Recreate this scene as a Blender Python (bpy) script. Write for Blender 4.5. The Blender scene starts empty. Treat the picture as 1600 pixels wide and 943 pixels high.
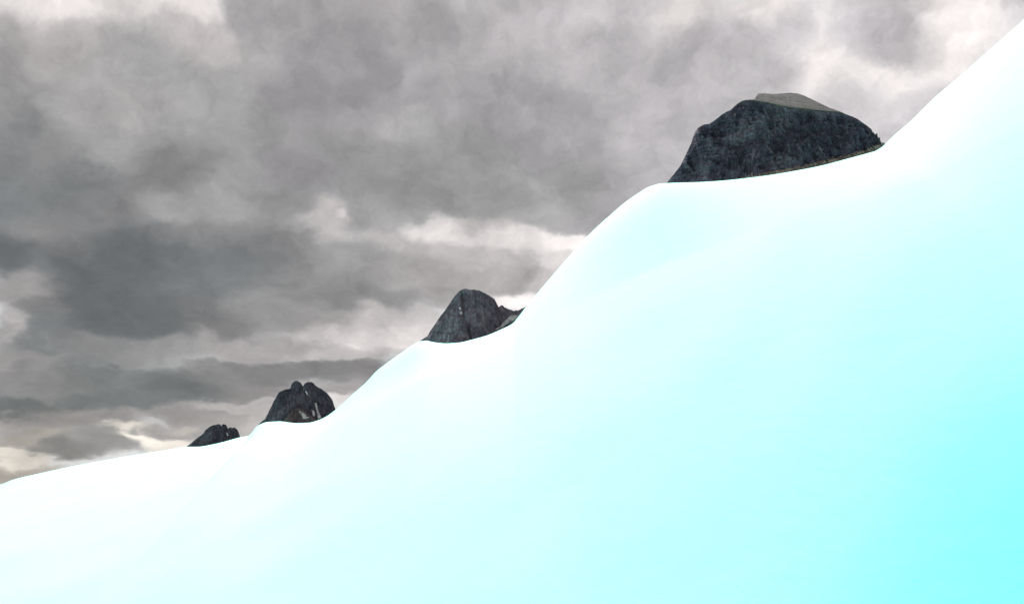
import bpy, bmesh, math, random
from mathutils import Vector, noise
from mathutils.bvhtree import BVHTree
import numpy as np

R = math.radians
S = bpy.context.scene
COL = S.collection

# ------------------------------------------------------------------ camera
F = 1386.0                      # focal length in photograph pixels (60 degree view)
HORIZON = 800.0
PITCH = math.atan((HORIZON - 471.5) / F)
cam_d = bpy.data.cameras.new('camera')
cam = bpy.data.objects.new('camera', cam_d)
COL.objects.link(cam)
cam_d.sensor_width = 36.0
cam_d.lens = 36.0 * F / 1600.0
cam_d.clip_start = 0.5
cam_d.clip_end = 60000.0
cam.location = (0, 0, 0)
cam.rotation_euler = (R(90) + PITCH, 0, 0)
S.camera = cam
S.render.resolution_x, S.render.resolution_y = 1024, 603

# ------------------------------------------------------------------ exposure
EXPO = 2.75
S.view_settings.view_transform = 'Standard'
S.view_settings.look = 'None'
S.view_settings.gamma = 1.0
S.view_settings.use_curve_mapping = False
S.view_settings.exposure = EXPO
EX = 2.0 ** EXPO

CP, SP = math.cos(PITCH), math.sin(PITCH)


def ray(px, py):
    """world direction of a sight line, scaled so that y = 1"""
    a, b = (px - 800.0) / F, (471.5 - py) / F
    y = CP - b * SP
    z = SP + b * CP
    return Vector((a / y, 1.0, z / y))


def azel(px, py):
    d = ray(px, py).normalized()
    return math.atan2(d.x, d.y), math.asin(d.z)


# ------------------------------------------------------------------ sun
SUN_AZ, SUN_EL = R(-12.0), R(49.0)         # beyond the ridge, left of the view axis
sun_d = bpy.data.lights.new('sun', 'SUN')
sun_d.energy = 1.2
sun_d.angle = R(12)
sun_d.color = (1.0, 0.975, 0.94)
sun = bpy.data.objects.new('sun', sun_d)
COL.objects.link(sun)
sdir = Vector((math.sin(SUN_AZ) * math.cos(SUN_EL), math.cos(SUN_AZ) * math.cos(SUN_EL), math.sin(SUN_EL)))
sun.rotation_euler = sdir.to_track_quat('Z', 'Y').to_euler()
sun.location = sdir * 500

# ------------------------------------------------------------------ world: storm clouds over a sky texture
# cloud banks and breaks: (azimuth/elevation given through px,py), radii, brightness (sRGB), tint
G, L_, W_, Y_, T_ = (1.01, .982, .965), (1.02, .968, .985), (1.03, .962, .94), (1.0, .925, .83), (.97, 1.01, 1.0)
BANKS = [
    # top left bright break and veil
    (60, -16, 150, 24, 232, W_), (190, 4, 60, 14, 216, W_), (285, -8, 45, 20, 226, W_), (300, 45, 60, 25, 192, W_),
    (340, 75, 50, 24, 184, W_), (15, 120, 40, 70, 145, G), (90, 80, 80, 50, 175, W_), (150, 150, 90, 60, 159, G),
    (240, 110, 80, 60, 163, G), (215, 150, 50, 20, 171, W_), (175, 185, 50, 18, 171, W_), (60, 240, 60, 50, 143, G), (30, 200, 30, 50, 131, T_),
    (200, 225, 70, 30, 158, G), (330, 170, 80, 50, 163, G), (370, 110, 60, 40, 171, G),
    # top centre
    (430, 20, 60, 40, 163, L_), (520, 60, 90, 50, 153, L_), (580, 10, 60, 30, 163, L_), (660, 40, 60, 40, 161, L_),
    (470, 150, 80, 50, 148, L_), (560, 160, 70, 50, 153, L_), (690, 105, 35, 20, 173, L_), (720, 140, 60, 40, 161, L_),
    (625, 190, 50, 22, 179, G), (780, 60, 60, 60, 175, L_), (800, 160, 70, 70, 161, L_), (740, 230, 80, 45, 151, G),
    (860, 30, 60, 40, 189, L_), (900, 100, 60, 50, 181, L_), (880, 200, 70, 60, 159, L_), (900, 290, 70, 50, 158, G),
    # right
    (985, 10, 70, 30, 196, L_), (1070, 30, 45, 25, 208, W_), (1010, 90, 70, 50, 176, L_), (1000, 180, 70, 60, 180, L_),
    (1110, 85, 70, 40, 182, L_), (1120, 140, 80, 40, 190, L_), (1190, 20, 45, 20, 232, W_), (1245, 60, 40, 35, 201, L_),
    (1160, 60, 50, 30, 196, L_), (1290, 90, 30, 50, 240, W_), (1310, 120, 60, 25, 232, W_), (1340, 40, 40, 30, 208, L_),
    (1400, 40, 50, 50, 188, L_), (1380, 130, 40, 22, 244, W_), (1480, 70, 40, 50, 245, W_), (1550, 25, 50, 25, 238, W_),
    (1440, 160, 55, 28, 205, L_), (1340, 160, 50, 30, 210, L_), (1230, 115, 45, 30, 186, L_), (1400, 190, 40, 20, 214, L_),
    (1500, -10, 60, 22, 225, W_), (1620, 0, 50, 30, 215, L_),
    (1000, 250, 50, 30, 185, L_), (960, 300, 50, 30, 172, L_), (1060, 180, 40, 60, 182, L_),
    # middle
    (360, 250, 80, 40, 151, G), (260, 260, 70, 35, 133, G), (400, 205, 60, 40, 153, G), (450, 260, 70, 40, 148, L_),
    (360, 300, 60, 30, 158, G), (310, 325, 60, 20, 158, G), (430, 310, 50, 35, 145, G), (610, 280, 70, 45, 145, G),
    (535, 225, 50, 40, 151, G), (690, 290, 70, 40, 151, G), (790, 310, 60, 35, 153, G), (512, 352, 34, 26, 188, W_),
    (528, 342, 12, 6, 226, W_), (505, 335, 10, 8, 205, W_), (575, 340, 40, 30, 160, G), (680, 368, 44, 19, 226, W_), (640, 385, 60, 16, 182, W_),
    (750, 357, 60, 10, 182, W_), (750, 370, 50, 16, 214, W_), (812, 372, 46, 15, 228, W_), (868, 380, 38, 14, 254, W_), (900, 375, 26, 8, 236, W_),
    (740, 395, 70, 14, 186, W_), (840, 340, 60, 14, 172, G), (920, 345, 40, 16, 168, L_), (880, 410, 35, 14, 222, W_),
    # big dark bank
    (20, 300, 50, 40, 131, T_), (110, 290, 60, 40, 123, T_), (180, 320, 60, 30, 138, G), (20, 385, 30, 30, 110, T_),
    (90, 360, 50, 30, 138, G), (140, 415, 60, 45, 110, T_), (220, 410, 50, 45, 114, T_), (270, 385, 45, 28, 118, T_),
    (310, 430, 60, 45, 120, T_), (380, 420, 60, 40, 126, T_), (330, 370, 60, 25, 140, G), (440, 400, 60, 30, 142, G),
    (470, 450, 70, 30, 138, G), (560, 420, 60, 25, 150, G), (570, 465, 60, 20, 142, G), (650, 430, 70, 18, 165, W_),
    (700, 415, 60, 14, 180, W_), (790, 430, 60, 20, 172, W_), (690, 455, 60, 16, 160, W_), (820, 465, 28, 12, 248, W_),
    (850, 440, 25, 14, 200, W_), (160, 490, 70, 40, 112, T_), (250, 500, 60, 35, 116, T_), (330, 500, 60, 25, 128, G),
    (30, 455, 40, 14, 152, W_), (60, 480, 30, 12, 130, G), (10, 515, 16, 22, 188, W_), (50, 530, 40, 24, 132, T_),
    (420, 490, 60, 18, 150, G), (500, 500, 60, 16, 158, W_), (320, 520, 25, 16, 165, W_), (130, 540, 70, 14, 140, G),
    # bright veil left of second peak and streaks
    (600, 500, 55, 16, 182, W_), (530, 520, 60, 12, 196, W_), (600, 530, 50, 16, 222, W_), (640, 515, 26, 18, 230, W_),
    (450, 540, 70, 14, 168, W_), (360, 548, 60, 10, 160, W_), (250, 545, 60, 12, 148, G), (560, 550, 60, 10, 190, W_),
    (470, 580, 70, 14, 130, G), (380, 585, 80, 12, 135, G), (560, 585, 40, 12, 140, W_), (575, 592, 12, 8, 125, W_),
    (60, 590, 60, 18, 136, G), (30, 565, 40, 10, 150, W_), (170, 580, 60, 16, 126, T_), (280, 605, 70, 18, 118, T_),
    (180, 620, 70, 14, 124, T_), (30, 630, 50, 14, 118, T_), (400, 610, 50, 12, 140, W_), (540, 612, 40, 8, 160, W_),
    (380, 638, 60, 8, 178, W_), (300, 645, 60, 8, 150, W_), (545, 625, 26, 7, 222, W_),
    (200, 668, 20, 6, 222, Y_), (205, 684, 24, 5, 236, Y_), (250, 684, 32, 8, 242, Y_), (280, 690, 20, 7, 228, Y_),
    (212, 672, 9, 5, 140, G), (282, 672, 50, 8, 160, W_), (300, 668, 14, 6, 196, Y_), (390, 665, 26, 12, 180, W_),
    (340, 655, 40, 8, 160, W_), (110, 655, 50, 16, 142, W_), (160, 690, 40, 12, 142, G), (110, 700, 40, 10, 136, G),
    (50, 680, 40, 14, 160, Y_), (15, 710, 18, 10, 222, Y_), (40, 715, 26, 7, 200, Y_), (30, 735, 50, 8, 176, Y_),
    (10, 660, 25, 12, 160, W_), (160, 650, 30, 8, 150, W_),
]


def lin(v):
    v = v / 255.0
    return ((v + 0.055) / 1.055) ** 2.4 if v > 0.04045 else v / 12.92


w = bpy.data.worlds.new('World')
S.world = w
w.use_nodes = True
nt = w.node_tree
nt.nodes.clear()
N, LK = nt.nodes, nt.links


def mth(op, a, b=None, c=None):
    n = N.new('ShaderNodeMath'); n.operation = op
    for i, v in enumerate((a, b, c)):
        if v is None: continue
        if isinstance(v, (int, float)): n.inputs[i].default_value = v
        else: LK.new(v, n.inputs[i])
    return n.outputs[0]


def vm(op, a, b=None, scale=None):
    n = N.new('ShaderNodeVectorMath'); n.operation = op
    for i, v in enumerate((a, b)):
        if v is None: continue
        if isinstance(v, (tuple, list, Vector)): n.inputs[i].default_value = v
        else: LK.new(v, n.inputs[i])
    if scale is not None:
        if isinstance(scale, (int, float)): n.inputs['Scale'].default_value = scale
        else: LK.new(scale, n.inputs['Scale'])
    return n.outputs['Value'] if op in ('LENGTH', 'DOT_PRODUCT') else n.outputs['Vector']


def nz(vec, scale, detail, rough=0.55, col=False, dist=0.0):
    n = N.new('ShaderNodeTexNoise'); n.noise_dimensions = '3D'
    LK.new(vec, n.inputs['Vector'])
    n.inputs['Scale'].default_value = scale
    n.inputs['Detail'].default_value = detail
    n.inputs['Roughness'].default_value = rough
    n.inputs['Distortion'].default_value = dist
    return n.outputs['Color'] if col else n.outputs['Fac']


tc = N.new('ShaderNodeTexCoord')
sep = N.new('ShaderNodeSeparateXYZ'); LK.new(tc.outputs['Generated'], sep.inputs[0])
az = mth('ARCTAN2', sep.outputs['X'], sep.outputs['Y'])
el = mth('ARCSINE', sep.outputs['Z'])
cmb = N.new('ShaderNodeCombineXYZ')
LK.new(az, cmb.inputs[0]); LK.new(el, cmb.inputs[1])
AE = cmb.outputs[0]
# clouds flatten towards the horizon: stretch grows as elevation falls
cm2 = N.new('ShaderNodeCombineXYZ')
LK.new(mth('MULTIPLY', az, 1.5), cm2.inputs[0])
LK.new(mth('MULTIPLY', mth('LOGARITHM', mth('ADD', mth('MAXIMUM', el, -.05), 0.45), 2.718), 1.6), cm2.inputs[1])
CL = cm2.outputs[0]
wa = vm('SUBTRACT', nz(CL, 5.0, 3.0, 0.5, True), (.5, .5, .5))
wb = vm('SUBTRACT', nz(CL, 14.0, 6.0, 0.55, True), (.5, .5, .5))
warp = vm('ADD', vm('MULTIPLY', wa, (.06, .042, 0)), vm('MULTIPLY', wb, (.050, .040, 0)))
Q = vm('ADD', AE, warp)
Q = vm('MULTIPLY', Q, (1, 1, 0))

accw, accc = None, None
for (px, py, rx, ry, val, tint) in BANKS:
    a0, e0 = azel(px, py)
    sx = 1.0 / (rx * 0.72 / F); sy = 1.0 / (ry * 0.72 / F)
    d = vm('MULTIPLY', vm('SUBTRACT', Q, (a0, e0, 0)), (sx, sy, 0))
    wgt = mth('POWER', 0.43, vm('DOT_PRODUCT', d, d))
    l = lin(val - max(0, 160 - val) * .30 + max(0, val - 200) * .05)
    c = vm('SCALE', (l * tint[0], l * tint[1], l * tint[2]), scale=wgt)
    accw = wgt if accw is None else mth('ADD', accw, wgt)
    accc = c if accc is None else vm('ADD', accc, c)
BASEW = 0.015
dl = lin(222)      # unseen sky overhead and behind the viewer, brightened to add fill light
accw = mth('ADD', accw, BASEW)
accc = vm('ADD', accc, (dl * BASEW, dl * BASEW, dl * BASEW))
cloud = vm('SCALE', accc, scale=mth('DIVIDE', 1.0, accw))
# billow detail
det = nz(vm('ADD', CL, vm('SCALE', wb, scale=.12)), 11.0, 10.0, 0.63)
det2 = nz(vm('ADD', CL, vm('SCALE', wa, scale=.25)), 5.0, 5.0, 0.55)
k = mth('ADD', mth('ADD', 1.0, mth('MULTIPLY', mth('SUBTRACT', det, .5), 1.05)), mth('MULTIPLY', mth('SUBTRACT', det2, .5), 0.30))
cloud = vm('SCALE', cloud, scale=mth('MAXIMUM', k, 0.3))
sky = N.new('ShaderNodeTexSky'); sky.sky_type = 'NISHITA'; sky.sun_disc = False
sky.sun_elevation = SUN_EL; sky.sun_rotation = SUN_AZ
bg1 = N.new('ShaderNodeBackground'); LK.new(cloud, bg1.inputs[0]); bg1.inputs[1].default_value = 1.0 / EX
bg2 = N.new('ShaderNodeBackground'); LK.new(sky.outputs[0], bg2.inputs[0]); bg2.inputs[1].default_value = 0.05
mx = N.new('ShaderNodeMixShader'); mx.inputs[0].default_value = 0.012
LK.new(bg1.outputs[0], mx.inputs[1]); LK.new(bg2.outputs[0], mx.inputs[2])
wo = N.new('ShaderNodeOutputWorld'); LK.new(mx.outputs[0], wo.inputs[0])
w.cycles.sampling_method = 'MANUAL'; w.cycles.sample_map_resolution = 512


# ------------------------------------------------------------------ materials
def mat(name):
    m = bpy.data.materials.new(name); m.use_nodes = True
    t = m.node_tree; b = t.nodes['Principled BSDF']
    return m, t, b


def node(t, typ, ins=None, **kw):
    n = t.nodes.new(typ)
    for a, v in kw.items(): setattr(n, a, v)
    for a, v in (ins or {}).items():
        if isinstance(v, bpy.types.NodeSocket): t.links.new(v, n.inputs[a])
        else: n.inputs[a].default_value = v
    return n


def ramp(t, fac, stops):
    n = t.nodes.new('ShaderNodeValToRGB'); t.links.new(fac, n.inputs[0])
    e = n.color_ramp.elements
    while len(e) < len(stops): e.new(0.5)
    for i, (p, c) in enumerate(stops):
        e[i].position = p
        e[i].color = (c, c, c, 1) if isinstance(c, (int, float)) else (*c, 1)
    return n.outputs[0]


def mixc(t, fac, a, b, blend='MIX'):
    n = t.nodes.new('ShaderNodeMix'); n.data_type = 'RGBA'; n.blend_type = blend
    for i, v in ((0, fac), (6, a), (7, b)):
        if isinstance(v, bpy.types.NodeSocket): t.links.new(v, n.inputs[i])
        elif isinstance(v, (int, float)): n.inputs[i].default_value = v
        else: n.inputs[i].default_value = (*v, 1)
    return n.outputs[2]


def rock_mat(name, dark, mid, light, size):
    """size: metres of the largest blotch"""
    m, t, b = mat(name)
    g = node(t, 'ShaderNodeTexCoord')
    P = g.outputs['Object']
    st = node(t, 'ShaderNodeMapping', {'Vector': P, 'Scale': (1, 1, .45)}).outputs[0]   # weather streaks run down the face
    n1 = node(t, 'ShaderNodeTexNoise', {'Vector': P, 'Scale': 1 / size, 'Detail': 8, 'Roughness': .62}).outputs['Fac']
    n2 = node(t, 'ShaderNodeTexNoise', {'Vector': st, 'Scale': 5 / size, 'Detail': 7, 'Roughness': .66, 'Distortion': .6}).outputs['Fac']
    n3 = node(t, 'ShaderNodeTexNoise', {'Vector': P, 'Scale': 18 / size, 'Detail': 4, 'Roughness': .7}).outputs['Fac']
    f = node(t, 'ShaderNodeMath', {0: n1, 1: .40}, operation='MULTIPLY').outputs[0]
    f = node(t, 'ShaderNodeMath', {0: n2, 1: .44, 2: f}, operation='MULTIPLY_ADD').outputs[0]
    f = node(t, 'ShaderNodeMath', {0: n3, 1: .16, 2: f}, operation='MULTIPLY_ADD').outputs[0]
    c = ramp(t, f, [(.36, dark), (.50, mid), (.66, light)])
    t.links.new(c, b.inputs['Base Color'])
    # joints and cracks: thin dark lines between blocks, broken up by the noise
    cw = node(t, 'ShaderNodeTexNoise', {'Vector': P, 'Scale': 4 / size, 'Detail': 4}).outputs['Color']
    cv = node(t, 'ShaderNodeVectorMath', {0: cw, 1: (size * .35,) * 3, 2: node(t, 'ShaderNodeMapping', {'Vector': P, 'Rotation': (0, R(9), 0), 'Scale': (1, 1, .5)}).outputs[0]}, operation='MULTIPLY_ADD').outputs[0]
    vo = node(t, 'ShaderNodeTexVoronoi', {'Vector': cv, 'Scale': 3.2 / size}, feature='DISTANCE_TO_EDGE').outputs['Distance']
    ck = node(t, 'ShaderNodeMapRange', {'Value': vo, 'From Min': .01, 'From Max': .07, 'To Min': .50, 'To Max': 1.0}).outputs[0]
    cm = node(t, 'ShaderNodeCombineXYZ', {0: ck, 1: ck, 2: ck}).outputs[0]
    c = mixc(t, .8, c, cm, 'MULTIPLY')
    t.links.new(c, b.inputs['Base Color'])
    b.inputs['Roughness'].default_value = .92
    b.inputs['Specular IOR Level'].default_value = .15
    bp = node(t, 'ShaderNodeBump', {'Height': f, 'Strength': .9, 'Distance': size * .10})
    t.links.new(bp.outputs[0], b.inputs['Normal'])
    return m


def snow_mat(name, shade_tinted=True):
    m, t, b = mat(name)
    g = node(t, 'ShaderNodeTexCoord')
    P = g.outputs['Object']
    snow, shade_cyan = (.415, .95, .84), (.235, .95, .92)
    if shade_tinted:
        # wind packed snow, cyan shade painted into its colour on the low right-hand shoulder
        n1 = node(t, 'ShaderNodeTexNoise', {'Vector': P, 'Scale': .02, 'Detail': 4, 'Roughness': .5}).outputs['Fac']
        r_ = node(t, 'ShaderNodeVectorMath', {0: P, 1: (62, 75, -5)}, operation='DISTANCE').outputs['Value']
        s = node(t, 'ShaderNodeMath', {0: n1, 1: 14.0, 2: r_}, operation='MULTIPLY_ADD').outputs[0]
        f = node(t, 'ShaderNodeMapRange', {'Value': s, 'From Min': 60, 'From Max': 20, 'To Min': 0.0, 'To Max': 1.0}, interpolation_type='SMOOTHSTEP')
        c = mixc(t, f.outputs[0], snow, shade_cyan)
        n2 = node(t, 'ShaderNodeTexNoise', {'Vector': P, 'Scale': .06, 'Detail': 7, 'Roughness': .6}).outputs['Fac']
        k = ramp(t, n2, [(.3, .97), (.7, 1.0)])
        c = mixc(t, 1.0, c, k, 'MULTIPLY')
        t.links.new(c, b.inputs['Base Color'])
        mp = node(t, 'ShaderNodeMapping', {'Vector': P, 'Rotation': (0, 0, R(35)), 'Scale': (1, .28, 1)}).outputs[0]
        h = node(t, 'ShaderNodeTexNoise', {'Vector': mp, 'Scale': .35, 'Detail': 6, 'Roughness': .55}).outputs['Fac']
        bp = node(t, 'ShaderNodeBump', {'Height': h, 'Strength': .35, 'Distance': .25})
        t.links.new(bp.outputs[0], b.inputs['Normal'])
    else:
        n2 = node(t, 'ShaderNodeTexNoise', {'Vector': P, 'Scale': .15, 'Detail': 7, 'Roughness': .65}).outputs['Fac']
        t.links.new(ramp(t, n2, [(.35, (.16, .13, .14)), (.65, (.46, .39, .40))]), b.inputs['Base Color'])
    b.inputs['Roughness'].default_value = .85
    b.inputs['Specular IOR Level'].default_value = .2
    return m


M_BIG = rock_mat('dark_gneiss', (.023, .0160, .027), (.050, .037, .059), (.155, .125, .155), 100)
M_DOME = rock_mat('grey_granite', (.034, .0255, .037), (.089, .070, .091), (.21, .175, .200), 60)
M_TWIN = rock_mat('blue_black_rock', (.018, .0135, .0215), (.043, .0340, .049), (.130, .107, .122), 45)
M_PLAT = rock_mat('lichen_grey_rock', (.038, .035, .036), (.055, .051, .051), (.088, .080, .078), 60)
M_SCREE = rock_mat('brown_scree', (.075, .048, .046), (.17, .115, .105), (.28, .20, .18), 40)
M_TALUS = rock_mat('dark_scree', (.040, .028, .032), (.076, .056, .060), (.13, .10, .105), 30)
M_SNOW = snow_mat('shade_tinted_snow')
M_OLD = snow_mat('old_snow', False)


# ------------------------------------------------------------------ helpers
def mesh_obj(name, verts, faces, material, parent=None, smooth=False, loc=None):
    me = bpy.data.meshes.new(name)
    if loc is not None:
        verts = [(v[0] - loc[0], v[1] - loc[1], v[2] - loc[2]) for v in verts]
    me.from_pydata([tuple(v) for v in verts], [], faces)
    me.update()
    me.materials.append(material)
    me.polygons.foreach_set('use_smooth', [smooth] * len(me.polygons))
    o = bpy.data.objects.new(name, me)
    COL.objects.link(o)
    if parent is not None:
        o.parent = parent
    elif loc is not None:
        o.location = loc
    return o


def grid_faces(nr, nc, off=0):
    # rows run away from the first row, columns left to right
    return [(off + r * nc + c, off + (r + 1) * nc + c, off + (r + 1) * nc + c + 1, off + r * nc + c + 1)
            for r in range(nr - 1) for c in range(nc - 1)]


# ------------------------------------------------------------------ the snow slope
CREST = [(-260, 812), (-120, 783), (-50, 768), (0, 757), (20, 749), (60, 739.5), (110, 728.5), (160, 719), (215, 709.5), (260, 702.5), (291, 697.6),
         (310, 697.4), (330, 694.2), (350, 689.6), (376, 682.6), (388, 680.5), (394, 675), (400, 667), (408, 661.8), (418, 658.8),
         (436, 657.8), (450, 659.4), (466, 660.6), (482, 660), (496, 656.5), (510, 650), (524, 640), (538, 628), (552, 614.5),
         (570, 599), (590, 578), (610, 563), (630, 549), (645, 538.5), (656, 533), (665, 532), (674.5, 533.7), (685.5, 535.5),
         (699, 536.2), (717, 535), (736.5, 530.6), (761, 523.7), (783, 514.4), (800.6, 505.5), (810, 494.8), (822, 479),
         (832, 467), (847, 449), (860, 434), (885, 405), (910, 377.5), (930, 357), (950, 339), (975, 317.5), (1000, 300), (1015, 291.5),
         (1030, 287), (1045, 286), (1107, 283.8), (1156, 279.5), (1232, 268.8), (1295, 256), (1332, 246), (1365, 237), (1378, 230),
         (1388, 220.5), (1400, 209), (1420, 192), (1460, 153), (1500, 119), (1550, 75), (1600, 31), (1660, -22), (1760, -100), (1900, -190)]


def crest_depth(px):
    return 330.0 - (px + 100.0) * 0.1


cx, cy, cz = [], [], []
for px, py in CREST:
    D = crest_depth(px)
    p = ray(px, py) * D
    cx.append(p.x); cy.append(p.y); cz.append(p.z)
# the hill goes on past both ends of the view
ax, ay, az_ = cx[-1], cy[-1], cz[-1]
for ox, oy, oz in ((25, -2, 19), (60, -6, 40), (110, -8, 58), (190, -6, 62), (320, 10, 40), (520, 40, -10)):
    cx.append(ax + ox); cy.append(ay + oy); cz.append(az_ + oz)
ax, ay, az_ = cx[0], cy[0], cz[0]
for ox, oy, oz in ((60, 12, -6), (160, 24, -20), (320, 40, -50)):
    cx.insert(0, ax - ox); cy.insert(0, ay + oy); cz.insert(0, az_ + oz)
cx, cy, cz = map(np.array, (cx, cy, cz))


def pchip(xk, yk, x):
    h = np.diff(xk); dl_ = np.diff(yk) / h
    d = np.zeros_like(yk)
    for i in range(1, len(xk) - 1):
        if dl_[i - 1] * dl_[i] > 0:
            w1, w2 = 2 * h[i] + h[i - 1], h[i] + 2 * h[i - 1]
            d[i] = (w1 + w2) / (w1 / dl_[i - 1] + w2 / dl_[i])
    d[0], d[-1] = dl_[0], dl_[-1]
    i = np.clip(np.searchsorted(xk, x) - 1, 0, len(xk) - 2)
    t = (x - xk[i]) / h[i]
    return ((2 * t**3 - 3 * t**2 + 1) * yk[i] + (t**3 - 2 * t**2 + t) * h[i] * d[i]
            + (-2 * t**3 + 3 * t**2) * yk[i + 1] + (t**3 - t**2) * h[i] * d[i + 1])


FLOOR = -95.0
SOFT, CURV0, CURV1 = 0.7, 0.0018, 0.0045
XS = np.concatenate([np.linspace(cx[0], cx[5], 50)[:-1], np.linspace(cx[5], cx[-9], 620)[:-1], np.linspace(cx[-9], cx[-1], 90)])
ZC = pchip(cx, cz, XS)
YC = pchip(cx, cy, XS)
# broad form of the ridge, without its steps
xu = np.linspace(cx[0], cx[-1], 3600)
zu = pchip(cx, cz, xu)
dxu = xu[1] - xu[0]
PADN = 640
pad = np.concatenate([zu[0] + (np.arange(-PADN, 0)) * (zu[40] - zu[0]) / 40, zu, zu[-1] + np.arange(1, PADN + 1) * (zu[-1] - zu[-41]) / 40])


def softened(sigma):
    """ridge height with its steps worn away over 'sigma' metres"""
    if sigma < dxu * .5: return ZC.copy()
    n_k = PADN
    kk = np.exp(-0.5 * (np.arange(-n_k, n_k + 1) * dxu / sigma) ** 2); kk /= kk.sum()
    return np.interp(XS, xu, np.convolve(pad, kk, 'valid'))


DS = np.concatenate([[0, .4, .9, 1.6, 2.5, 3.6, 5], np.linspace(7, 240, 150)])
verts = []
# front flank (towards the camera), crest row first
rows = []
tx = np.clip((XS + 217) / 365.0, 0, 1)
for d in DS:
    base = softened(min(SOFT * d, 30.0)) - ZC
    base = ZC + np.where(base > 0, base * (1 - math.exp(-d / 55.0)), base * (1 - math.exp(-d / 20.0)))
    curv = CURV0 + CURV1 * tx ** 2
    s0 = np.maximum(softened(12.0) / YC, 0) + 0.02 + 0.10 * (1 - np.exp(-d / 8.0))
    z = base - s0 * d - curv * d * d / 2
    # soft landing on the valley floor
    q = z - FLOOR
    z = FLOOR + np.where(q > 25, q, 25 * np.exp(np.minimum(q - 25, 0) / 25))
    xx = XS * (1 - 40.0 * (1 - math.exp(-d / 40.0)) / YC)      # gullies fan out gently below the crest
    rows.append((xx, YC - d, z))
front = rows
back = []
for b in [1, 2.5, 5, 9, 15, 24, 38, 60, 90, 130, 190, 270, 380, 520, 700]:
    z = softened(min(b * .5, 30.0)) - 0.05 * b - 0.004 * b * b / (1 + b * 0.01) * 0.9
    z = np.minimum(z, ZC + (ZC / YC) * b * .3 - 0.1 * b)
    z = np.maximum(z, FLOOR - 3)
    back.append((XS, YC + b, z))
allrows = list(reversed(back)) + front
for (xx, yy, zz) in allrows:
    for x_, y_, z_ in zip(xx, yy, zz):
        # long low drifts, fading out at the crest
        verts.append((x_, y_, z_))
nr, nc = len(allrows), len(XS)
nb = len(back)
vv = []
for r in range(nr):
    dd = DS[r - nb] if r >= nb else 0
    a = (1 - math.exp(-dd / 40.0)) ** 2
    for c in range(nc):
        x_, y_, z_ = verts[r * nc + c]
        if a > 0.01:
            z_ += a * (1.3 * noise.noise(Vector((x_ * .018, y_ * .018, 3))) + .5 * noise.noise(Vector((x_ * .06, y_ * .06, 9))))
        vv.append((x_, y_, z_))
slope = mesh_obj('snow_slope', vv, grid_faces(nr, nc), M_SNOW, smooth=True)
slope['kind'] = 'structure'

# valley floor and far country, one sheet out to the horizon, under everything
gv, gf = [], []
NR_, NA_ = 40, 72
for i in range(NR_):
    r_ = 25000.0 * (i / (NR_ - 1)) ** 2.2
    for j in range(NA_):
        a = 2 * math.pi * j / NA_
        x_, y_ = r_ * math.cos(a), r_ * math.sin(a)
        gv.append((x_, y_, FLOOR - 1.5 + 4 * min(1, r_ / 3000) * noise.noise(Vector((x_ * .0012, y_ * .0012, 1)))))
for i in range(NR_ - 1):
    for j in range(NA_):
        j2 = (j + 1) % NA_
        if i == 0:
            gf.append((i * NA_, (i + 1) * NA_ + j, (i + 1) * NA_ + j2))
        else:
            gf.append((i * NA_ + j, (i + 1) * NA_ + j, (i + 1) * NA_ + j2, i * NA_ + j2))
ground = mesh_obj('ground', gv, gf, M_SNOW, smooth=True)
ground['kind'] = 'structure'


# ------------------------------------------------------------------ the rock peaks
def resample(line, step):
    """walk a px,py outline with even steps; keeps its corners"""
    out = [line[0]]
    for a, b in zip(line, line[1:]):
        n = max(1, int(round(math.hypot(b[0] - a[0], b[1] - a[1]) / step)))
        for i in range(1, n + 1):
            f = i / n
            out.append((a[0] + (b[0] - a[0]) * f, a[1] + (b[1] - a[1]) * f))
    return out


def fbm(x, y, z, oct_=4, lac=2.1, gain=.55):
    s, a, f = 0.0, 1.0, 1.0
    for _ in range(oct_):
        s += a * noise.noise(Vector((x * f, y * f, z * f)))
        a *= gain; f *= lac
    return s


def ridged(x, y, z, oct_=4):
    s, a, f = 0.0, 1.0, 1.0
    for _ in range(oct_):
        s += a * (1 - 2 * abs(noise.noise(Vector((x * f, y * f, z * f)))))
        a *= .5; f *= 2.2
    return s


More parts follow.
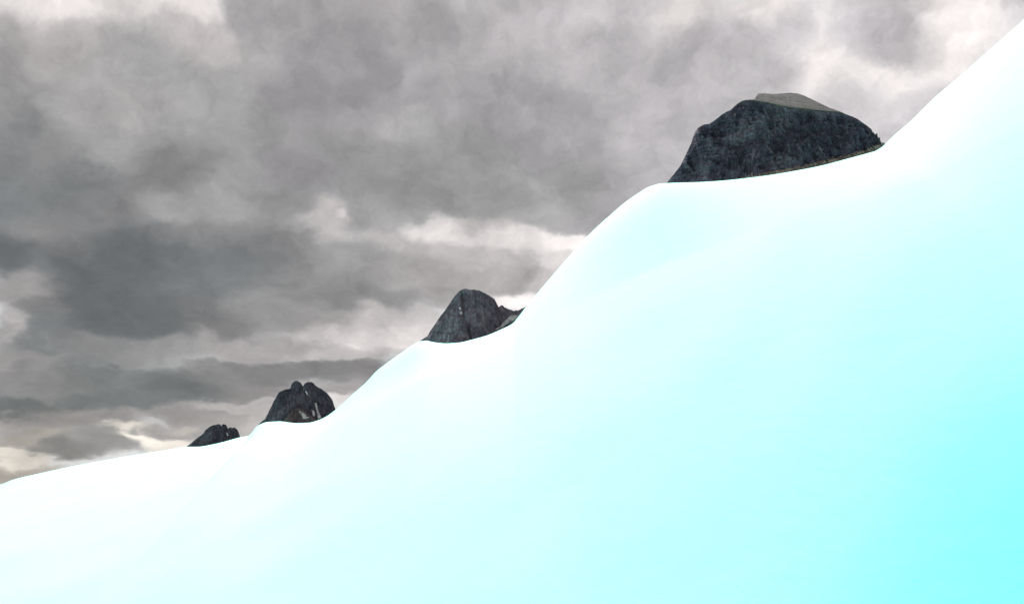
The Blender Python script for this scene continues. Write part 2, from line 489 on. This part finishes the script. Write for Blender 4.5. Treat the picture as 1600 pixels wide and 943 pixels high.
def massif(skyline, dist, steep, seed, amp, bow, vis, step=1.4, feet=((), ()), edge=None, jag=.5, strata=0.0, relief=None, fs=1.0):
    """Skyline given in sight lines at a distance; face falls towards the viewer at 'steep' (rise/run),
    the back falls away. Returns verts, faces, number of columns, front row index."""
    sl = resample(skyline, step)
    pxa = [p[0] for p in sl]
    x0, x1 = min(pxa), max(pxa)
    lf, rf = feet                         # shoulders that run down to the valley on both sides
    sl = resample(list(reversed(lf)) + [sl[0]], 7)[:-1] + sl + resample([sl[-1]] + list(rf), 7)[1:]
    u_m = dist / F                       # metres per px
    cols = []
    for px, py in sl:
        u = (px - (x0 + x1) / 2) / ((x1 - x0) / 2)
        u = max(-1.5, min(1.5, u))
        D = dist + bow * u * u
        j = jag * fbm(px * .35, seed, 1.3, 3)
        p = ray(px, py - j) * D
        cols.append(p)
    nfront = 110
    drops = [vis * (i / 84.0) ** 1.15 for i in range(85)] + [vis + (dist * .45 + 150) * ((i + 1) / 20.0) ** 1.3 for i in range(20)]
    backs = [6, 18, 40, 80, 150, 260, 420, 640]
    V = []
    nc_ = len(cols)
    for b in reversed(backs):
        for p in cols:
            h = b * 1.1 * u_m * 0 + b * dist / 1500.0
            z = max(p.z - h * 1.15 + 6 * fbm(p.x / 60, h / 60, seed, 2) * min(1, h / 40), FLOOR - 20)
            V.append(Vector((p.x, p.y + h, z)))
    for k_, dr in enumerate(drops):
        fade = min(1.0, dr / (vis * .10))
        for p in cols:
            z = max(p.z - dr, FLOOR - 20)
            dr_ = p.z - z
            run = dr_ / steep * (0.62 + 0.55 * min(1.5, dr_ / vis))
            s = amp / u_m                # in px
            X, Z = p.x / u_m, z / u_m
            wx = X + 7 * noise.noise(Vector((X / 30, Z / 30, seed + 4)))
            d_ = 1.00 * fbm(wx / 42 / fs, Z / 60 / fs, seed, 3) + .50 * ridged(wx / 17 / fs, Z / 30 / fs, seed + 2, 3) \
                + .13 * ridged((wx + .5 * Z) / 7.0, Z / 9, seed + 7, 3)
            if strata:
                tz = (Z + .22 * X + 4 * noise.noise(Vector((X / 25, Z / 25, seed)))) / 7.5
                d_ += strata * (tz - math.floor(tz)) ** 2
            if relief: d_ += relief(*sight(p.x, p.y - run, z))
            V.append(Vector((p.x + fade * .12 * amp * noise.noise(Vector((X / 5, Z / 5, seed + 11))),
                             p.y - run - fade * amp * (d_ - .55),
                             z + fade * .10 * amp * noise.noise(Vector((X / 4, Z / 4, seed + 21))))))
    nrows = len(backs) + len(drops)
    return V, grid_faces(nrows, nc_), nc_, len(backs)


def sight(x, y, z):
    """the px,py at which a world point is seen"""
    k = z / y
    b_ = (k * CP - SP) / (CP + k * SP)
    return 800 + (x / y) * (CP - b_ * SP) * F, 471.5 - b_ * F


def centre(V):
    return Vector((sum(v.x for v in V) / len(V), sum(v.y for v in V) / len(V), FLOOR))


def peak_root(name, loc, label):
    e = bpy.data.objects.new(name, None)
    COL.objects.link(e)
    e.location = loc
    e.empty_display_size = 50
    e['label'] = label
    e['category'] = 'mountain peak'
    e['group'] = 'rock peaks along the snow ridge'
    return e


def in_poly(x, y, P):
    c = False
    j = len(P) - 1
    for i in range(len(P)):
        if (P[i][1] > y) != (P[j][1] > y) and x < (P[j][0] - P[i][0]) * (y - P[i][1]) / (P[j][1] - P[i][1]) + P[i][0]:
            c = not c
        j = i
    return c


def drape(name, poly, bvh, root, material, lift, step=.55, rough=.8, label=None):
    """a bank of snow or rubble lying on the rock where the outline falls, with real thickness"""
    xs = [p[0] for p in poly]; ys = [p[1] for p in poly]
    nx, ny = int((max(xs) - min(xs)) / step) + 3, int((max(ys) - min(ys)) / step) + 3
    idx, V, Fc = {}, [], []
    for j in range(ny):
        for i in range(nx):
            px, py = min(xs) - step + i * step, min(ys) - step + j * step
            ex = px + rough * fbm(px * .5, py * .5, 5.5, 3); ey = py + rough * fbm(px * .5, py * .5, 15.5, 3)
            if not in_poly(ex, ey, poly): continue
            r_ = ray(px, py).normalized()
            hit, nrm, fi, dist_ = bvh.ray_cast(Vector((0, 0, 0)), r_)
            if hit is None: continue
            if nrm.dot(r_) > 0: nrm = -nrm
            idx[(i, j)] = len(V)
            V.append(hit + nrm * lift + Vector((0, -lift * .6, 0)))
    for (i, j), a in list(idx.items()):
        if (i + 1, j) in idx and (i, j + 1) in idx and (i + 1, j + 1) in idx:
            q = (a, idx[(i, j + 1)], idx[(i + 1, j + 1)], idx[(i + 1, j)])
            dd = [V[k].y for k in q]
            if max(dd) - min(dd) < 90 * lift: Fc.append(q)
    if not Fc: return None
    o = mesh_obj(name, V, Fc, material, root, smooth=True, loc=root.location)
    sm = o.modifiers.new('thickness', 'SOLIDIFY'); sm.thickness = lift * 1.4; sm.offset = -1
    if label: o['label'] = label
    return o


# ---- the large peak, with its pale sloping summit plateau
BIG_SKY = [(1024, 322), (1034, 300), (1041, 286.5), (1052.5, 272.5), (1062.5, 260), (1071, 242.5), (1080, 224), (1085, 208), (1091, 199.5), (1100, 194.8),
           (1109, 193.6), (1120, 185.5), (1130, 177.5), (1142.5, 171), (1150, 164), (1160, 157.5), (1170, 155.6), (1182, 156.5),
           (1200, 159.5), (1220, 164), (1237, 167), (1257, 169), (1277, 171.5), (1297, 173.5), (1311, 174),
           (1325, 179.5), (1340, 186), (1352, 194.5), (1361, 201), (1365, 209), (1370, 216), (1376, 223), (1380, 226), (1400, 238), (1424, 262)]
V, Fc, nc_, fr = massif(BIG_SKY, 1500, 1.9, 3.0, 15, 90, 190, feet=([(960, 425), (860, 600), (700, 875)], [(1500, 400), (1640, 600), (1800, 875)]), step=1.5, jag=.65, strata=.5)
big = peak_root('rocky_peak', centre(V), 'largest peak, broad and dark with a pale sloping summit cap, high on the snow slope')
mesh_obj('cliff_face', V, Fc, M_BIG, big, loc=big.location)
bvh_big = BVHTree.FromPolygons(V, Fc)
# plateau: runs from the cliff edge back and up to its own skyline
EDGE = [(1158, 158.5), (1170, 156.3), (1182, 157), (1200, 159.8), (1220, 164.3), (1237, 167.3), (1257, 169.3), (1277, 171.8), (1297, 173.8), (1311, 174.6), (1322, 179.5)]
TOP = [(1158, 158.6), (1170, 156.3), (1179, 154.8), (1182, 150), (1185, 146.2), (1195, 146), (1210, 147), (1222, 146), (1235, 145), (1246, 146), (1257, 149.5), (1270, 156),
       (1285, 163), (1297, 168.8), (1311, 173.6), (1322, 179.3)]
ex_, ey_ = zip(*EDGE); tx_, ty_ = zip(*TOP)
pxs = np.arange(1158, 1322.1, 1.0)
PV, rowsP = [], 34
for r in range(rowsP):
    f = r / 22.0
    for px in pxs:
        e1, t1 = np.interp(px, ex_, ey_), np.interp(px, tx_, ty_)
        gap = max(0.0, e1 - t1)
        u = (px - 1224) / 200.0
        D0 = 1500 + 90 * u * u - 5
        D1 = D0 + 8 + gap * 7.5
        if f <= 1:
            py = e1 + (t1 - e1) * (f ** .85)
            D = D0 + (D1 - D0) * f
            p = ray(px, py + (.5 if f == 0 else 0)) * D
            if 0 < f: p.z += 1.6 * fbm(p.x / 22, p.y / 22, 4, 4) * math.sin(math.pi * min(f, 1)) 
        else:
            p = ray(px, t1) * D1
            b = (r - 22) ** 1.8 * 2.2
            p = p + Vector((0, b, -b * .75))
        PV.append(p)
# skirt that closes the plateau down into the cliff
n_ = len(pxs)
PF = [(r * n_ + c, r * n_ + c + 1, (r + 1) * n_ + c + 1, (r + 1) * n_ + c) for r in range(rowsP - 1) for c in range(n_ - 1)]
sk = [p + Vector((0, 10, -14)) for p in PV[:n_]]
PV += sk
off = rowsP * n_
PF += [(off + c, off + c + 1, c + 1, c) for c in range(n_ - 1)]
mesh_obj('summit_plateau', PV, PF, M_PLAT, big, loc=big.location)
# scree apron along the foot
SC = [(1128, 290), (1150, 284), (1160, 277), (1180, 273.5), (1205, 269), (1235, 262.5), (1262, 257.5), (1285, 252), (1307, 246.5), (1332, 239.5), (1352, 233.5),
      (1364, 228), (1374, 224.6), (1382, 224), (1386, 220), (1396, 216), (1410, 290), (1380, 300), (1128, 300)]
drape('scree_slope', SC, bvh_big, big, M_SCREE, 2.0, step=.8, rough=1.6)

# ---- the second peak: smooth grey dome with a low saddle on its right
D2 = [(642, 560), (650, 541), (654.5, 533.7), (661, 529), (668, 524.8), (671.7, 517.5), (680, 505.8), (688, 493.6), (695, 485), (703.4, 472.7), (710.3, 462.4),
      (717, 455), (722.7, 451.6), (728, 450.8), (735, 452.5), (742, 452.3), (750, 454), (758.5, 458.3), (766.8, 463), (772.3, 466.5),
      (775.8, 472.7), (779.2, 480), (783, 490), (787, 504), (790, 520), (796, 545)]


def stp(v, wdt=1.0):
    return 1 / (1 + math.exp(-max(-30, min(30, v / wdt))))


def dome_relief(px, py):
    # a bulging slab at the foot, split from the upper dome by a slanting ledge, and deep vertical clefts
    w_ = 1.2 * noise.noise(Vector((px / 6, py / 6, 2)))
    led = np.interp(px, [680, 690, 700, 712, 724, 736, 760], [494, 491.5, 492, 495, 499, 500, 506])
    s = .55 * stp(py + 1.6 * w_ - led, .8) * stp(742 - px, 4)
    s -= .9 * math.exp(-((px + w_ - (721 + (py - 450) * .10)) / 2.0) ** 2) * stp(502 - py, 2)
    s -= 1.1 * math.exp(-((px + w_ - (729 + (py - 500) * .22)) / 2.2) ** 2) * stp(py - 497, 2)
    s -= .28 * math.exp(-((py + 2 * w_ - (519 + (px - 675) * .04)) / 1.2) ** 2) * stp(722 - px, 2)
    s -= .4 * math.exp(-((px + w_ - (744 + (py - 470) * .12)) / 1.8) ** 2)
    return s


V, Fc, nc_, fr = massif(D2, 1900, 1.9, 11.0, 9, 60, 190, feet=([(600, 645), (520, 745), (440, 870)], [(830, 620), (960, 870)]), step=.8, jag=.35, relief=dome_relief)
dome = peak_root('rocky_peak', centre(V), 'grey dome shaped peak with a jagged low saddle and snow strip on its right')
mesh_obj('cliff_face', V, Fc, M_DOME, dome, loc=dome.location)
SHO = [(768, 520), (772, 496), (776, 484), (779.2, 480), (782, 477.4), (784, 476), (786, 477.4), (788.2, 479.8), (791, 480.6), (795, 483), (799, 484), (802.6, 485.8), (806, 484.2),
       (809, 485.2), (812.3, 483.6), (815, 481.2), (818, 480.8), (822, 478.6), (830, 474), (840, 480), (852, 520)]
V2, F2, nc2, fr2 = massif(SHO, 1960, 1.3, 31.0, 7, 10, 150, feet=([(740, 600), (680, 870)], [(900, 640), (980, 870)]), step=.8, jag=.5)
sh_ = mesh_obj('saddle_ridge', V2, F2, M_DOME, dome, loc=dome.location)
Va = list(V) + list(V2)
bvh_d = BVHTree.FromPolygons(Va, [tuple(f) for f in Fc] + [tuple(i + len(V) for i in f) for f in F2])
Z2 = lambda P: [(640 + x / 7.255, 430 + y / 7.255) for x, y in P]
drape('snow_patch', Z2([(950, 625), (1015, 585), (1060, 535), (1105, 490), (1155, 452), (1235, 450), (1215, 495), (1110, 550), (1050, 592), (1000, 612)]), bvh_d, dome, M_OLD, .8, step=.35, rough=.4)
drape('snow_patch', Z2([(560, 362), (580, 360), (586, 385), (566, 392)]), bvh_d, dome, M_OLD, .6, step=.2, rough=.9)
drape('snow_patch', Z2([(572, 418), (592, 410), (602, 440), (582, 450)]), bvh_d, dome, M_OLD, .6, step=.2, rough=.9)

# ---- the third peak: twin knobs on top
Z3 = lambda P: [(270 + x / 5.0, 570 + y / 5.0) for x, y in P]
D3 = [(397, 700), (400, 676)] + Z3([(665, 468), (692, 442), (720, 420), (738, 385), (760, 340), (790, 280), (812, 240), (830, 210), (855, 200), (880, 188), (905, 186), (920, 178), (924, 158), (930, 145), (950, 125), (975, 122),
     (1000, 138), (1010, 156), (1018, 165), (1026, 150), (1038, 138), (1060, 130), (1085, 132), (1100, 140), (1112, 158), (1130, 170), (1158, 184), (1180, 200), (1205, 218), (1220, 235), (1238, 258),
     (1250, 280), (1260, 315), (1272, 345)]) + [(527, 655), (530, 690)]


def twin_relief(px, py):
    w_ = 1.5 * noise.noise(Vector((px / 6, py / 6, 7)))
    s = -.6 * math.exp(-((px + w_ - (473.5 + (py - 602) * .30)) / 2.2) ** 2) * stp(648 - py, 3)
    s -= .35 * math.exp(-((px + w_ - (455 + (py - 606) * .12)) / 2.0) ** 2)
    return s


V, Fc, nc_, fr = massif(D3, 2300, 1.9, 51.0, 8, 50, 170, fs=.6, feet=([(370, 765), (300, 860)], [(560, 760), (640, 860)]), step=.7, jag=.35, relief=twin_relief)
twin = peak_root('rocky_peak', centre(V), 'blackish peak with two rounded knobs on top and white snow patches low down')
mesh_obj('cliff_face', V, Fc, M_TWIN, twin, loc=twin.location)
bvh3 = BVHTree.FromPolygons(V, Fc)
drape('snow_patch', Z3([(982, 358), (1005, 362), (1030, 378), (1050, 402), (1068, 410), (1050, 420), (1022, 420), (1008, 398)]), bvh3, twin, M_OLD, .8, step=.25, rough=1.0)
drape('snow_patch', Z3([(1104, 290), (1122, 298), (1132, 345), (1148, 380), (1160, 412), (1140, 424), (1128, 395), (1118, 345)]), bvh3, twin, M_OLD, .8, step=.25, rough=1.2)
drape('snow_patch', Z3([(1080, 350), (1100, 348), (1108, 370), (1112, 396), (1096, 398), (1090, 372)]), bvh3, twin, M_OLD, .8, step=.25, rough=1.2)
drape('snow_patch', Z3([(1028, 205), (1040, 200), (1062, 228), (1052, 236)]), bvh3, twin, M_OLD, .8, step=.25, rough=1.2, label='faint grey snow streak')

drape('scree_slope', Z3([(850, 460), (890, 405), (930, 345), (985, 335), (1020, 350), (1075, 390), (1130, 430), (1100, 470), (950, 475)]), bvh3, twin, M_TALUS, .4, step=.35, rough=2.2)
# ---- the smallest peak
D4 = [(280, 712), (286, 702)] + Z3([(105, 638), (128, 620), (150, 602), (176, 580), (200, 562), (222, 548), (240, 530), (254, 508), (270, 495), (290, 480), (310, 470), (330, 466), (350, 460), (366, 461), (376, 472), (382, 476), (386, 464),
     (395, 460), (415, 466), (424, 480), (430, 495), (438, 490), (450, 485), (466, 489), (480, 487), (494, 492), (505, 505), (511, 516), (518, 535), (527, 562)]) + [(378, 692), (384, 712)]
V, Fc, nc_, fr = massif(D4, 2600, 1.7, 71.0, 6.5, 30, 120, fs=.5, feet=([(250, 765), (180, 860)], [(410, 760), (480, 860)]), step=.6, jag=.3)
small = peak_root('rocky_peak', centre(V), 'smallest dark serrated peak, sloping gently on its left, lowest on the snow ridge')
mesh_obj('cliff_face', V, Fc, M_TWIN, small, loc=small.location)
bvh4 = BVHTree.FromPolygons(V, Fc)
drape('snow_patch', Z3([(415, 528), (430, 530), (436, 552), (424, 556)]), bvh4, small, M_OLD, .8, step=.28, rough=.4)
